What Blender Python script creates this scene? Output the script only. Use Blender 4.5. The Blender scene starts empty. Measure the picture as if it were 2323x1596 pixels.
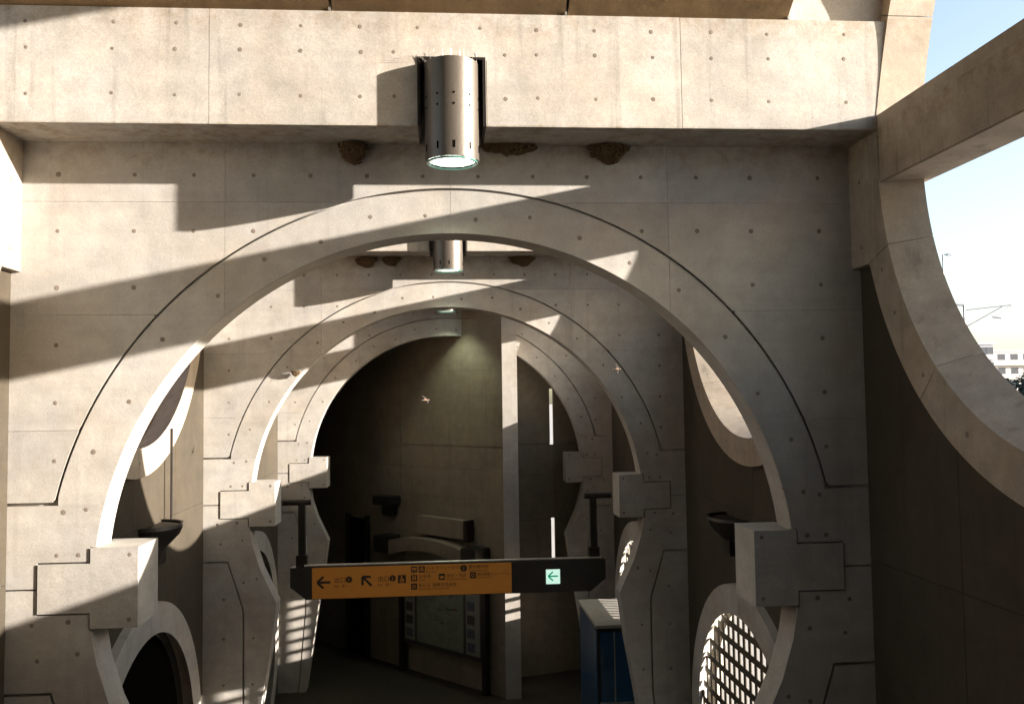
import bpy, bmesh, math, random
from mathutils import Vector, Matrix
from math import sin, cos, pi, sqrt, radians
random.seed(7)
S = bpy.context.scene
C = S.collection

# ------------------------------------------------------------------ camera
cd = bpy.data.cameras.new('camera')
cam = bpy.data.objects.new('camera', cd); C.objects.link(cam)
fw = Vector((0.07750105, 0.9954828, 0.05484143))
rt = Vector((0.99694107, -0.0768223, -0.01438163))
up = Vector((0.01010362, -0.05578827, 0.9983915))
m = Matrix.Identity(4)
for i in range(3):
    m[i][0], m[i][1], m[i][2] = rt[i], up[i], -fw[i]
cam.matrix_world = m
cd.sensor_width = 36.0
cd.lens = 2020.5 * 36.0 / 2322.0
cd.clip_start, cd.clip_end = 0.05, 3000
S.camera = cam

# ------------------------------------------------------------------ light
SUN = Vector((3.26, -1.0, 0.668)).normalized()          # towards the sun
elev = math.asin(SUN.z)
w = bpy.data.worlds.new('World'); S.world = w; w.use_nodes = True
wn = w.node_tree.nodes; wl = w.node_tree.links
bg = wn['Background']; bg.inputs[1].default_value = 0.085
sk = wn.new('ShaderNodeTexSky'); sk.sky_type = 'NISHITA'; sk.sun_disc = False
sk.sun_elevation = elev; sk.sun_rotation = math.atan2(SUN.x, SUN.y)
sk.air_density = 1.0; sk.dust_density = 1.6; sk.ozone_density = 1.3
hs = wn.new('ShaderNodeHueSaturation'); hs.inputs['Saturation'].default_value = 0.8
wl.new(sk.outputs[0], hs.inputs['Color']); wl.new(hs.outputs[0], bg.inputs[0])
sd = bpy.data.lights.new('sun', 'SUN'); sd.energy = 4.4; sd.angle = radians(0.5); sd.color = (1.0, 0.90, 0.79)
so = bpy.data.objects.new('sun', sd); C.objects.link(so)
so.rotation_euler = SUN.to_track_quat('Z', 'Y').to_euler(); so.location = (30, -10, 8)
S.view_settings.view_transform = 'Standard'; S.view_settings.look = 'None'
S.view_settings.gamma = 1.0; S.view_settings.use_curve_mapping = False
S.view_settings.exposure = 2.32

# ------------------------------------------------------------------ helpers
def mat(name):
    mt = bpy.data.materials.new(name); mt.use_nodes = True
    return mt, mt.node_tree.nodes, mt.node_tree.links, mt.node_tree.nodes['Principled BSDF']

def simple(name, col, rough=0.6, metal=0.0, emit=None, estr=0.0, var=0.12, scale=8.0, trans=0.0):
    mt, n, l, b = mat(name)
    b.inputs['Roughness'].default_value = rough; b.inputs['Metallic'].default_value = metal
    b.inputs['Base Color'].default_value = (*col, 1)
    if trans: b.inputs['Transmission Weight'].default_value = trans
    if var:
        g = n.new('ShaderNodeNewGeometry'); t = n.new('ShaderNodeTexNoise'); t.inputs['Scale'].default_value = scale
        t.inputs['Detail'].default_value = 6
        r = n.new('ShaderNodeMapRange'); r.inputs[3].default_value = 1 - var * 1.6; r.inputs[4].default_value = 1 + var * 1.6
        v = n.new('ShaderNodeVectorMath'); v.operation = 'SCALE'; v.inputs[0].default_value = col
        l.new(g.outputs['Position'], t.inputs['Vector']); l.new(t.outputs[0], r.inputs[0]); l.new(r.outputs[0], v.inputs['Scale'])
        l.new(v.outputs[0], b.inputs['Base Color'])
        bp = n.new('ShaderNodeBump'); bp.inputs['Strength'].default_value = 0.15; bp.inputs['Distance'].default_value = 0.01
        l.new(t.outputs[0], bp.inputs['Height']); l.new(bp.outputs[0], b.inputs['Normal'])
    if emit:
        b.inputs['Emission Color'].default_value = (*emit, 1); b.inputs['Emission Strength'].default_value = estr
    return mt

def concrete(name, col, mottle=1.0, streak=0.5, rough=0.78):
    mt, n, l, b = mat(name)
    g = n.new('ShaderNodeNewGeometry')
    oi = n.new('ShaderNodeObjectInfo')
    def noise(scale, detail, rough_, vec=None, dist=0.0):
        t = n.new('ShaderNodeTexNoise'); t.inputs['Scale'].default_value = scale
        t.inputs['Detail'].default_value = detail; t.inputs['Roughness'].default_value = rough_
        t.inputs['Distortion'].default_value = dist
        l.new(vec or g.outputs['Position'], t.inputs['Vector']); return t
    def mul(a, bb):
        x = n.new('ShaderNodeMath'); x.operation = 'MULTIPLY'
        l.new(a, x.inputs[0]); l.new(bb, x.inputs[1]); return x.outputs[0]
    def rng(a, f0, f1, t0, t1):
        r = n.new('ShaderNodeMapRange'); r.inputs[1].default_value = f0; r.inputs[2].default_value = f1
        r.inputs[3].default_value = t0; r.inputs[4].default_value = t1; l.new(a, r.inputs[0]); return r.outputs[0]
    big = noise(0.9, 5, 0.55, dist=0.6); mid = noise(5.0, 8, 0.65); fine = noise(60.0, 4, 0.7); grain = noise(150.0, 2, 0.8)
    mp = n.new('ShaderNodeVectorMath'); mp.operation = 'MULTIPLY'; mp.inputs[1].default_value = (7.0, 7.0, 0.35)
    l.new(g.outputs['Position'], mp.inputs[0]); st = noise(1.0, 6, 0.6, mp.outputs[0])
    mq = n.new('ShaderNodeVectorMath'); mq.operation = 'MULTIPLY'; mq.inputs[1].default_value = (0.5, 0.5, 9.0)
    l.new(g.outputs['Position'], mq.inputs[0]); hz = noise(1.0, 4, 0.6, mq.outputs[0])
    k = rng(big.outputs[0], 0.3, 0.7, 1 - 0.15 * mottle, 1 + 0.10 * mottle)
    k = mul(k, rng(mid.outputs[0], 0.3, 0.7, 1 - 0.13 * mottle, 1 + 0.10 * mottle))
    k = mul(k, rng(fine.outputs[0], 0.32, 0.68, 0.90, 1.09))
    k = mul(k, rng(grain.outputs[0], 0.3, 0.7, 0.86, 1.14))
    k = mul(k, rng(st.outputs[0], 0.56, 0.76, 1.0, 1 - 0.30 * streak))
    k = mul(k, rng(hz.outputs[0], 0.35, 0.65, 0.97, 1.03))
    k = mul(k, rng(oi.outputs['Random'], 0, 1, 0.92, 1.04))
    # bug holes left by air against the formwork
    vo = n.new('ShaderNodeTexVoronoi'); vo.inputs['Scale'].default_value = 9.0; l.new(g.outputs['Position'], vo.inputs['Vector'])
    pit = rng(vo.outputs['Distance'], 0.03, 0.055, 0.72, 1.0); k = mul(k, pit)
    mx = n.new('ShaderNodeMix'); mx.data_type = 'RGBA'
    mx.inputs['A'].default_value = (*col, 1)
    mx.inputs['B'].default_value = (col[0] * 1.04, col[1] * 0.93, col[2] * 0.80, 1)
    l.new(rng(noise(1.7, 4, 0.6).outputs[0], 0.42, 0.7, 0, 0.45), mx.inputs['Factor'])
    # grime creeping along the ledges at the beam foot and beam top
    sep = n.new('ShaderNodeSeparateXYZ'); l.new(g.outputs['Position'], sep.inputs[0])
    gm = noise(3.2, 7, 0.7, dist=1.0); gm2 = noise(9.0, 6, 0.7)
    def add(a, bb):
        x = n.new('ShaderNodeMath'); x.operation = 'ADD'; l.new(a, x.inputs[0]); l.new(bb, x.inputs[1]); return x.outputs[0]
    b1 = mul(rng(sep.outputs['Z'], 1.95, 2.33, 0, 1), rng(sep.outputs['Z'], 2.34, 2.345, 1, 0))
    b2 = mul(rng(sep.outputs['Z'], 3.0, 3.30, 0, .8), rng(sep.outputs['Z'], 3.31, 3.32, 1, 0))
    gr = mul(add(b1, b2), rng(mul(gm.outputs[0], gm2.outputs[0]), 0.20, 0.36, 0, 0.75))
    mg = n.new('ShaderNodeMix'); mg.data_type = 'RGBA'; l.new(gr, mg.inputs['Factor']); l.new(mx.outputs['Result'], mg.inputs['A'])
    mg.inputs['B'].default_value = (col[0] * .62, col[1] * .50, col[2] * .34, 1); mx = mg
    sc = n.new('ShaderNodeVectorMath'); sc.operation = 'SCALE'
    l.new(mx.outputs['Result'], sc.inputs[0]); l.new(k, sc.inputs['Scale']); l.new(sc.outputs[0], b.inputs['Base Color'])
    b.inputs['Roughness'].default_value = rough
    b.inputs['Specular IOR Level'].default_value = 0.35
    ad = n.new('ShaderNodeMath'); ad.operation = 'ADD'
    l.new(mul(mid.outputs[0], mid.outputs[0]), ad.inputs[0])
    f2 = n.new('ShaderNodeMath'); f2.operation = 'MULTIPLY'; f2.inputs[1].default_value = 0.12; l.new(fine.outputs[0], f2.inputs[0])
    l.new(f2.outputs[0], ad.inputs[1])
    bp = n.new('ShaderNodeBump'); bp.inputs['Strength'].default_value = 0.35; bp.inputs['Distance'].default_value = 0.012
    l.new(ad.outputs[0], bp.inputs['Height']); l.new(bp.outputs[0], b.inputs['Normal'])
    return mt

CONC = concrete('fair_faced_concrete', (0.385, 0.370, 0.347))
CONCB = concrete('weathered_concrete', (0.375, 0.355, 0.328), mottle=1.15, streak=1.5)
CONCD = concrete('shaded_hall_concrete', (0.19, 0.163, 0.122), mottle=1.2, streak=0.7)  # same concrete darkened, the hall's dimness put into the base colour
CONCW = concrete('shaded_wall_concrete', (0.05, 0.041, 0.028), mottle=1.2, streak=0.6)  # deep shade of the lower walls put into a near black base
CONCT = concrete('tan_soffit_concrete', (0.26, 0.18, 0.10), mottle=1.6, streak=1.0)
CONCX = concrete('cross_beam_concrete', (0.31, 0.26, 0.205), mottle=1.5, streak=2.0)
CONCR = concrete('ring_concrete', (0.36, 0.315, 0.26), mottle=1.3, streak=1.2)
PLUG = simple('shaded_tie_plug', (0.17, 0.14, 0.115), 0.9, var=0.3, scale=30)  # dark tone stands for the shade inside the recessed tie holes
PLUGD = simple('dark_shaded_tie_plug', (0.045, 0.038, 0.03), 0.9, var=0.3, scale=30)  # darker copy for the shaded lower walls
STEEL = simple('brushed_steel', (0.105, 0.09, 0.075), 0.42, 0.4, var=0.05, scale=40)
DARK = simple('dark_steel', (0.035, 0.03, 0.027), 0.45, 0.6)
BLACK = simple('black_opening', (0.005, 0.0045, 0.004), 0.95); BLACK.node_tree.nodes['Principled BSDF'].inputs['Specular IOR Level'].default_value = 0.0
ALU = simple('aluminium_trim', (0.55, 0.53, 0.5), 0.35, 0.8)
MUD = simple('dried_mud', (0.10, 0.062, 0.028), 0.95, var=0.5, scale=60)
SPIKE = simple('pale_spike_steel', (0.42, 0.39, 0.34), 0.35, 0.3, var=0)
LENS = simple('lamp_lens', (0.7, 0.75, 0.7), 0.2, emit=(0.88, 1.0, 0.85), estr=0.75, var=0)
GLRIM = simple('green_glass_rim', (0.06, 0.17, 0.14), 0.15, var=0)
SIGNBOX = simple('sign_casing_black', (0.03, 0.027, 0.024), 0.4)
ORANGE = simple('sign_orange', (0.30, 0.11, 0.016), 0.5, emit=(0.62, 0.24, 0.035), estr=0.02, var=0.06)
INK = simple('sign_ink', (0.03, 0.02, 0.012), 0.6, var=0)
EXITW = simple('exit_tile_lit', (0.75, 0.85, 0.75), 0.4, emit=(0.62, 0.95, 0.80), estr=0.17, var=0)
EXITG = simple('exit_green', (0.0, 0.32, 0.17), 0.4, emit=(0.0, 0.45, 0.24), estr=0.10, var=0)
BLUE = simple('blue_glass_front', (0.015, 0.07, 0.16), 0.18, var=0.25, scale=3)
FLOOR = concrete('floor_paving', (0.04, 0.034, 0.026), mottle=1.2, streak=0)
GRILLE = simple('grille_steel', (0.10, 0.085, 0.06), 0.5, 0.4)

def link(name, me, mt, parent=None, smooth=False):
    o = bpy.data.objects.new(name, me); C.objects.link(o)
    if mt and not me.materials: me.materials.append(mt)
    if parent: o.parent = parent
    if smooth:
        for p in me.polygons: p.use_smooth = True
    return o

def build(name, bm, mt, parent=None, smooth=False, fix=True):
    if fix: bmesh.ops.recalc_face_normals(bm, faces=bm.faces)
    me = bpy.data.meshes.new(name); bm.to_mesh(me); bm.free()
    return link(name, me, mt, parent, smooth)

def tag(o, label, cat, group=None, kind=None):
    if label: o['label'] = label
    if cat: o['category'] = cat
    if group: o['group'] = group
    if kind: o['kind'] = kind
    return o

def empty(name, loc=(0, 0, 0), rz=0.0):
    o = bpy.data.objects.new(name, None); C.objects.link(o); o.location = loc; o.rotation_euler = (0, 0, rz)
    o.empty_display_size = 0.3
    return o

def copy_tree(o, parent=None, off=None):
    c = o.copy(); C.objects.link(c); c.parent = parent
    if off: c.location = Vector(o.location) + Vector(off)
    for ch in [x for x in o.children]: copy_tree(ch, c)
    return c

def box(bm, x0, x1, y0, y1, z0, z1):
    v = [bm.verts.new(p) for p in ((x0,y0,z0),(x1,y0,z0),(x1,y1,z0),(x0,y1,z0),(x0,y0,z1),(x1,y0,z1),(x1,y1,z1),(x0,y1,z1))]
    for f in ((0,3,2,1),(4,5,6,7),(0,1,5,4),(1,2,6,5),(2,3,7,6),(3,0,4,7)): bm.faces.new([v[i] for i in f])

def nb(): return bmesh.new()
def boxo(name, x0, x1, y0, y1, z0, z1, mt, parent=None, bev=0):
    b = nb(); box(b, x0, x1, y0, y1, z0, z1)
    if bev: bmesh.ops.bevel(b, geom=list(b.edges), offset=bev, segments=2, affect='EDGES')
    return build(name, b, mt, parent)

def cyl(bm, c, r, h, axis='z', n=20, r2=None):
    """solid cylinder starting at c going +axis for h"""
    r2 = r if r2 is None else r2
    A = []
    for rr, t in ((r, 0), (r2, h)):
        ring = []
        for i in range(n):
            a = 2 * pi * i / n; u, v = rr * cos(a), rr * sin(a)
            p = {'z': (u, v, t), 'y': (u, t, v), 'x': (t, u, v)}[axis]
            ring.append(bm.verts.new((c[0] + p[0], c[1] + p[1], c[2] + p[2])))
        A.append(ring)
    for i in range(n):
        j = (i + 1) % n; bm.faces.new((A[0][i], A[0][j], A[1][j], A[1][i]))
    bm.faces.new(A[0][::-1]); bm.faces.new(A[1])

def rod(bm, a, b, r, n=8):
    a, b = Vector(a), Vector(b); d = (b - a).normalized()
    q = d.to_track_quat('Z', 'Y'); R = []
    for p in (a, b):
        R.append([bm.verts.new(p + q @ Vector((r * cos(2*pi*i/n), r * sin(2*pi*i/n), 0))) for i in range(n)])
    for i in range(n):
        j = (i + 1) % n; bm.faces.new((R[0][i], R[0][j], R[1][j], R[1][i]))
    bm.faces.new(R[0][::-1]); bm.faces.new(R[1])

def prism(bm, pts, a, b, f):
    """pts 2-D outline; f(u, v, t) -> xyz ; t from a to b"""
    A = [bm.verts.new(f(u, v, a)) for u, v in pts]; B = [bm.verts.new(f(u, v, b)) for u, v in pts]
    bm.faces.new(A); bm.faces.new(B[::-1])
    n = len(pts)
    for i in range(n):
        j = (i + 1) % n; bm.faces.new((A[i], B[i], B[j], A[j]))

def columns(bm, cols, a, b, f):
    """cols: list of (u, lo, hi) ; a u-monotone region extruded a..b"""
    L = [[bm.verts.new(f(u, lo, a)), bm.verts.new(f(u, hi, a)), bm.verts.new(f(u, lo, b)), bm.verts.new(f(u, hi, b))] for u, lo, hi in cols]
    for p, q in zip(L, L[1:]):
        bm.faces.new((p[0], q[0], q[1], p[1])); bm.faces.new((p[2], p[3], q[3], q[2]))
        bm.faces.new((p[0], p[2], q[2], q[0])); bm.faces.new((p[1], q[1], q[3], p[3]))
    for p in (L[0], L[-1]): bm.faces.new((p[0], p[1], p[3], p[2]))

CX = 0.085
CZ = -1.58; R = 3.10; RG0, RG1 = 3.490, 3.513       # arch centre height, opening radius, groove radii
YW = [8.0, 14.27, 20.52]
PITCH = [6.27, 6.25]
T = 0.355
SPR = -1.205
def xz(u, v, t): return (CX + u, t, v)

def discs(name, pts, parent, f, r=0.021, mt=None):
    """tie hole plugs, recess shade kept in their dark colour: f(u, v, t) with t metres proud of the face"""
    b = nb()
    for u, v in pts:
        rr = r * random.uniform(0.85, 1.15)
        A = [b.verts.new(f(u + rr * cos(2*pi*i/10), v + rr * sin(2*pi*i/10), 0.0)) for i in range(10)]
        B = [b.verts.new(f(u + rr * .8 * cos(2*pi*i/10), v + rr * .8 * sin(2*pi*i/10), 0.002)) for i in range(10)]
        for i in range(10): j = (i + 1) % 10; b.faces.new((A[i], A[j], B[j], B[i]))
        b.faces.new(B)
    o = build(name, b, mt or PLUG, parent); o['kind'] = 'stuff'
    return o

# ------------------------------------------------------------------ the arched cross walls
def inner(u): return CZ + sqrt(max(R * R - u * u, 0)) if abs(u) < R else -99
GAP = 0.0013
def arch_wall(Y, label):
    w_ = empty('arch_wall', (0, 0, 0))
    tag(w_, label, 'wall', 'concrete arch walls across the passage')
    # core
    b = nb()
    us = sorted(set([-4.1, -3.8, 3.8, 4.1, -3.077, 3.077, -3.0773, 3.0773] + [R * 0.9925 * sin(-pi/2 + pi * i / 96) for i in range(97)]))
    us = [u for u in us]
    cols = [(u, max(inner(u), SPR) if abs(u) <= 3.077 else SPR, 5.2) for u in us]
    columns(b, cols, Y + 0.045, Y + T, xz)
    for s in (-1, 1):
        pts = [(4.1, SPR), (3.077, SPR), (3.11, -1.9), (3.06, -2.2), (2.95, -2.55), (2.70, -3.08), (2.80, -3.85), (2.93, -4.6), (3.2, -6.41), (4.1, -6.41)]
        prism(b, [(s * u, v) for u, v in pts], Y + 0.045, Y + T, xz)
    build('wall_core', b, CONC, w_)
    ya, yb = Y, Y + 0.045
    # spandrel panels above the groove, cut by the formwork joints
    xs = [-4.1, -2.0, 0.0, 2.0, 4.1]; zs = [-0.815, -0.2, 0.8, 1.8, 2.42]
    def go(u): return CZ + sqrt(RG1**2 - u*u) if abs(u) < RG1 else -9
    def gi(u): return CZ + sqrt(RG0**2 - u*u) if abs(u) < RG0 else -9
    def cell(x0, x1, z0, z1, lo, hi, nm, mt):
        x0 += GAP; x1 -= GAP; z0 += GAP; z1 -= GAP
        n = 90; run = []; runs = []
        for i in range(n + 1):
            u = x0 + (x1 - x0) * i / n
            a = max(lo(u), z0); h = min(hi(u), z1)
            if h - a > 0.002: run.append((u, a, h))
            else:
                if len(run) > 1: runs.append(run)
                run = []
        if len(run) > 1: runs.append(run)
        for r_ in runs:
            b = nb(); columns(b, r_, ya, yb, xz); build(nm, b, mt, w_)
    for i in range(4):
        for j in range(4):
            cell(xs[i], xs[i+1], zs[j], zs[j+1], go, lambda u: 9, 'spandrel_panel', CONC)
    # arch band between opening and groove
    bx = [-3.487, -2.0, 0.0, 2.0, 3.487]
    for i in range(4):
        n = 40; c = []
        for k in range(n + 1):
            # finer towards the steep ends
            t = k / n
            x0, x1 = bx[i] + GAP, bx[i+1] - GAP
            if i == 0: u = x1 + (x0 - x1) * sin(t * pi / 2)
            elif i == 3: u = x0 + (x1 - x0) * sin(t * pi / 2)
            else: u = x0 + (x1 - x0) * t
            lo_ = inner(u) if abs(u) < R else -9
            c.append((u, max(lo_, -0.845 - 0.36 * 0 ) if abs(u) < 3.01 else max(lo_, -0.842), gi(u)))
        c.sort(); c = [q for q in c if q[2] - q[1] > 0.003]
        b = nb(); columns(b, c, ya, yb, xz); build('arch_band', b, CONC, w_)
    for s in (-1, 1):
        def sx(u, v, t, s=s): return (CX + s * u, t, v)
        # shoulder under the groove, stepped round the tenon of the corbel
        sh = [(4.1, -0.843), (3.012, -0.843)]
        sh += [(sqrt(R*R - (z - CZ)**2), z) for z in (-0.93, -1.02, -1.11, -1.2)]
        sh += [(3.13, -1.2), (3.13, -1.325), (3.565, -1.325), (3.565, -1.545), (4.1, -1.545)]
        b = nb(); prism(b, sh, ya, yb, sx); build('shoulder_panel', b, CONC, w_)
        lg = [(3.115, -1.91), (3.06, -2.2), (2.95, -2.55), (2.70, -3.08), (2.80, -3.85), (2.93, -4.6), (3.2, -6.4), (3.35, -6.4), (3.185, -4.6), (3.185, -3.18),
              (3.43, -2.415), (4.1, -2.415), (4.1, -1.56), (3.565, -1.56), (3.565, -1.772), (3.13, -1.772), (3.13, -1.91)]
        b = nb(); prism(b, lg, ya, yb, sx); build('leg_panel', b, CONC, w_)
        lo2 = [(4.1, -2.445), (3.445, -2.445), (3.215, -3.185), (3.215, -4.6), (3.38, -6.4), (4.1, -6.4)]
        b = nb(); prism(b, lo2, ya, yb, sx); build('leg_panel', b, CONC, w_)
        # corbel block
        b = nb(); prism(b, [(2.72, -1.21), (3.118, -1.21), (3.118, -1.34), (3.553, -1.34), (3.553, -1.757), (3.118, -1.757), (3.118, -1.89), (2.72, -1.89)], Y - 0.012, Y + 0.044, sx)
        cb = build('corbel_block', b, CONC, w_)
        b = nb(); box(b, min(s*2.72, s*3.118) + CX, max(s*2.72, s*3.118) + CX, Y + 0.044, Y + 0.53, -1.89, -1.21); build('block_body', b, CONC, cb)
    # tie holes
    pts = []
    gx = [0.25 + 0.5 * k for k in range(4)] + [2.27, 2.78, 3.43]
    for u0 in gx:
        for s in (-1, 1):
            u = s * u0
            for k in range(8):
                z = 2.04 - 0.5 * k
                if z < -0.75: continue
                rr = math.hypot(u, z - CZ)
                if rr < RG1 + 0.05 and rr > RG0 - 0.05: continue
                if rr < R + 0.05: continue
                if rr < RG0 and u0 < 3.2: continue
                pts.append((u, z))
    for a in (86, 94, 77.5, 102.5, 69, 111, 60, 120, 51, 129, 40.5, 139.5, 30, 150, 21, 159, 12.5, 167.5):
        rr = 3.28 + 0.05 * sin(a)
        pts.append((rr * cos(radians(a)), CZ + rr * sin(radians(a))))
    for s in (-1, 1):
        pts += [(s*3.35, -0.78-.12), (s*3.4, -1.265), (s*3.22, -1.265), (s*2.79, -1.27), (s*2.79, -1.82), (s*3.3, -1.83), (s*3.6, -1.85), (s*3.22, -2.1), (s*3.55, -2.15), (s*3.0, -2.7), (s*3.2, -2.75), (s*3.05, -3.6), (s*3.5, -3.0), (s*3.5, -3.6), (s*3.06, -4.3), (s*3.5, -4.3)]
    discs('tie_hole', [p for p in pts if abs(p[0]) > 3.119 or p[1] > -1.2 or p[1] < -1.9], w_, lambda u, v, t: (CX + u, Y - t, v))
    discs('tie_hole', [p for p in pts if abs(p[0]) < 3.119 and -1.9 < p[1] < -1.2], w_, lambda u, v, t: (CX + u, Y - 0.012 - t, v))
    return w_

arch_wall(YW[0], 'nearest and largest concrete arch wall, with the sun patches and stepped shadow around its crown')
arch_wall(YW[1], 'middle concrete arch wall seen through the nearest arch, directly in front of the hanging sign')
arch_wall(YW[2], 'farthest and smallest concrete arch wall, cut across by the slanting hall wall')

# ------------------------------------------------------------------ roof beams
def beam(Y, label, first):
    yb = Y - 0.556; w_ = empty('roof_beam'); tag(w_, label, 'beam', 'concrete beams above the arch walls')
    z0, z1 = 2.328, 3.306
    nx0, nx1 = -0.275, 0.300; nz = 2.925
    segs = [(-3.92, -2.0, z0, z1), (2.0, 3.92, z0, z1)]
    for a, b_, c, d in segs:
        boxo('beam_segment', CX + a + .0008, CX + b_ - .0008, yb, Y - 0.002, c, d, CONCB, w_, bev=0.0025)
    b = nb(); prism(b, [(-1.9985, z0), (nx0, z0), (nx0, nz), (nx1, nz), (nx1, z0), (1.9985, z0), (1.9985, z1), (-1.9985, z1)], yb, Y - .002, xz)
    build('beam_segment', b, CONCB, w_)
    # steel lining of the lamp niche
    fr = nb()
    box(fr, CX+nx0-.002, CX+nx0+.022, yb - .006, Y - .05, z0, nz); box(fr, CX+nx1-.022, CX+nx1+.002, yb - .006, Y - .05, z0, nz)
    box(fr, CX+nx0+.022, CX+nx1-.022, yb - .006, Y - .05, nz - .022, nz)
    build('niche_frame', fr, DARK, w_)
    e = nb(); rod(e, (CX+nx1+.012, yb-.008, z0), (CX+nx1+.012, yb-.008, nz-.03), .004); build('conduit', e, GRILLE, w_)
    pts = []
    for u0 in (0.25+.02, 0.75, 1.25, 1.75, 2.27, 2.78, 3.47):
        for s in (-1, 1):
            for z in (2.575, 2.955, 3.175):
                u = s * u0
                if abs(u) < 0.42 and z < 3.0 and z > 2.5: u *= 1.75
                pts.append((u + random.uniform(-.008, .008), z + random.uniform(-.008, .008)))
    discs('tie_hole', pts, w_, lambda u, v, t: (CX + u, yb - t, v), r=0.018)
    return w_
beam(YW[0], 'nearest sunlit concrete beam spanning the top of the picture behind the big lamp', True)
beam(YW[1], 'second sunlit concrete beam, seen just under the crown of the nearest arch', False)
beam(YW[2], 'third concrete beam deep in the passage in front of the farthest arch wall', False)

# ------------------------------------------------------------------ side walls with round openings
YC = [4.84, 11.10, 17.36, 23.6]
Z0c, RC, RO = 2.09, 2.60, 2.955
LZ, LR, LRO = -4.80, 1.95, 2.33
def side_wall(side, k, ya, yb, label):
    """side +1 right, -1 left.  inner face at |x'| = 3.735"""
    w_ = empty('side_wall'); tag(w_, label, 'wall', 'side walls with round openings')
    yc = YC[k]; lyc = yc + 0.42
    xi, xo, xw, xv = 3.735, 4.145, 3.815, 4.02
    def F(u, v, t): return (CX + side * (t + 0.145 * max(0.0, v - 2.45)), u, v)
    def rin(th):
        c, s = cos(th), sin(th)
        return RC if s <= 0 else RC / (c**4 + (s * RC / 2.68)**4) ** 0.25
    # plate round the upper opening, in segments
    def rho(th):
        c, s = cos(th), sin(th)
        if s < -0.308: return RO
        best = 99
        if c > 1e-6: best = min(best, (yb - yc) / c)
        if c < -1e-6: best = min(best, (ya - yc) / c)
        if s > 1e-6: best = min(best, (5.2 - Z0c) / s)
        if s < -1e-6: best = min(best, (1.18 - Z0c) / s)
        return best
    cuts = [-162.2, -134, -106, -78, -46, -17.8, 26, 58, 122, 154, 197.8]
    corners = [math.degrees(math.atan2(z - Z0c, y - yc)) % 360 for y in (ya, yb) for z in (5.2, 1.18)]
    for a, b_ in zip(cuts, cuts[1:]):
        ths = [a + 0.06 + (b_ - a - 0.12) * i / 22 for i in range(23)]
        for cc in corners:
            for c2 in (cc, cc - 360):
                if a + .1 < c2 < b_ - .1: ths.append(c2)
        ths.sort()
        b = nb(); rows = []
        for t in ths:
            th = radians(t); c, s = cos(th), sin(th); r1 = rho(th); fl = min(1.0, max(0.0, -s * 12 + .4)) * (-1.0 if side < 0 else (.35 if k == 1 else 1.0))
            rows.append([b.verts.new(F(yc + r_ * c, Z0c + r_ * s, x_)) for r_, x_ in ((rin(th), xi), (rin(th) - .15 * fl, xo - .085 * abs(fl)), (max(r1, rin(th) + .001), xi), (max(r1, rin(th) + .001), xo - .085 * abs(fl)))])
        for p, q in zip(rows, rows[1:]):
            b.faces.new((p[0], p[2], q[2], q[0])); b.faces.new((p[1], q[1], q[3], p[3]))
            b.faces.new((p[0], q[0], q[1], p[1])); b.faces.new((p[2], p[3], q[3], q[2]))
        for p in (rows[0], rows[-1]): b.faces.new((p[0], p[1], p[3], p[2]))
        build('ring_segment', b, CONCR, w_)
    # beam across the round opening
    b = nb(); box(b, min(side*(xi+.006), side*(xo-.006)) + CX, max(side*(xi+.006), side*(xo-.006)) + CX, yc - 2.66, yc + 2.66, 1.855, 2.465)
    bmesh.ops.bevel(b, geom=list(b.edges), offset=0.012, segments=2, affect='EDGES')
    build('cross_beam', b, CONCX, w_)
    # lower wall in courses
    def upc(u):
        d = abs(u - yc)
        if d < 2.80: return min(1.25, Z0c - sqrt(2.80**2 - d*d) + 0.0)
        return 1.25
    def seg(u0, u1, lo, hi, n=30):
        c = [(u0 + (u1-u0)*i/n, lo(u0 + (u1-u0)*i/n), hi(u0 + (u1-u0)*i/n)) for i in range(n+1)]
        c = [q for q in c if q[2] - q[1] > 0.002]
        if len(c) > 1:
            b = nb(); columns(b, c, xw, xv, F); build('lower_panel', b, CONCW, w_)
    rl = LR + 0.12
    ys = [ya, yc - 1.7, yc, yc + 1.7, yb]
    for u0, u1 in zip(ys, ys[1:]):
        u0 += .003; u1 -= .003
        def circ_t(u): return LZ + sqrt(max(rl*rl - (u-lyc)**2, 0)) if abs(u-lyc) < rl else None
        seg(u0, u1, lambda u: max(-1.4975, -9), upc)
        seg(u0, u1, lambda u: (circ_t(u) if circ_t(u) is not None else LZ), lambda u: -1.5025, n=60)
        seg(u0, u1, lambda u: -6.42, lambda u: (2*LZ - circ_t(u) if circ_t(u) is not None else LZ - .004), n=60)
    # ring of the lower opening
    for q in range(4):
        a0, a1 = q * pi / 2 + .002, (q + 1) * pi / 2 - .002
        b = nb(); rows = []
        for i in range(19):
            th = a0 + (a1 - a0) * i / 18
            rows.append([b.verts.new(F(lyc + r_ * cos(th), LZ + r_ * sin(th), x_)) for r_, x_ in ((LR, xi - .02), (LR + .3, xo + .02), (LRO, xi - .02), (LRO + .05, xo + .02))])
        for p, q_ in zip(rows, rows[1:]):
            b.faces.new((p[0], p[2], q_[2], q_[0])); b.faces.new((p[1], q_[1], q_[3], p[3]))
            b.faces.new((p[0], q_[0], q_[1], p[1])); b.faces.new((p[2], p[3], q_[3], q_[2]))
        for p in (rows[0], rows[-1]): b.faces.new((p[0], p[1], p[3], p[2]))
        build('lower_ring', b, CONC, w_)
    # perforated screen in the lower opening
    scr = empty('opening_screen'); scr.parent = w_
    rr = LR + 0.02
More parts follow.
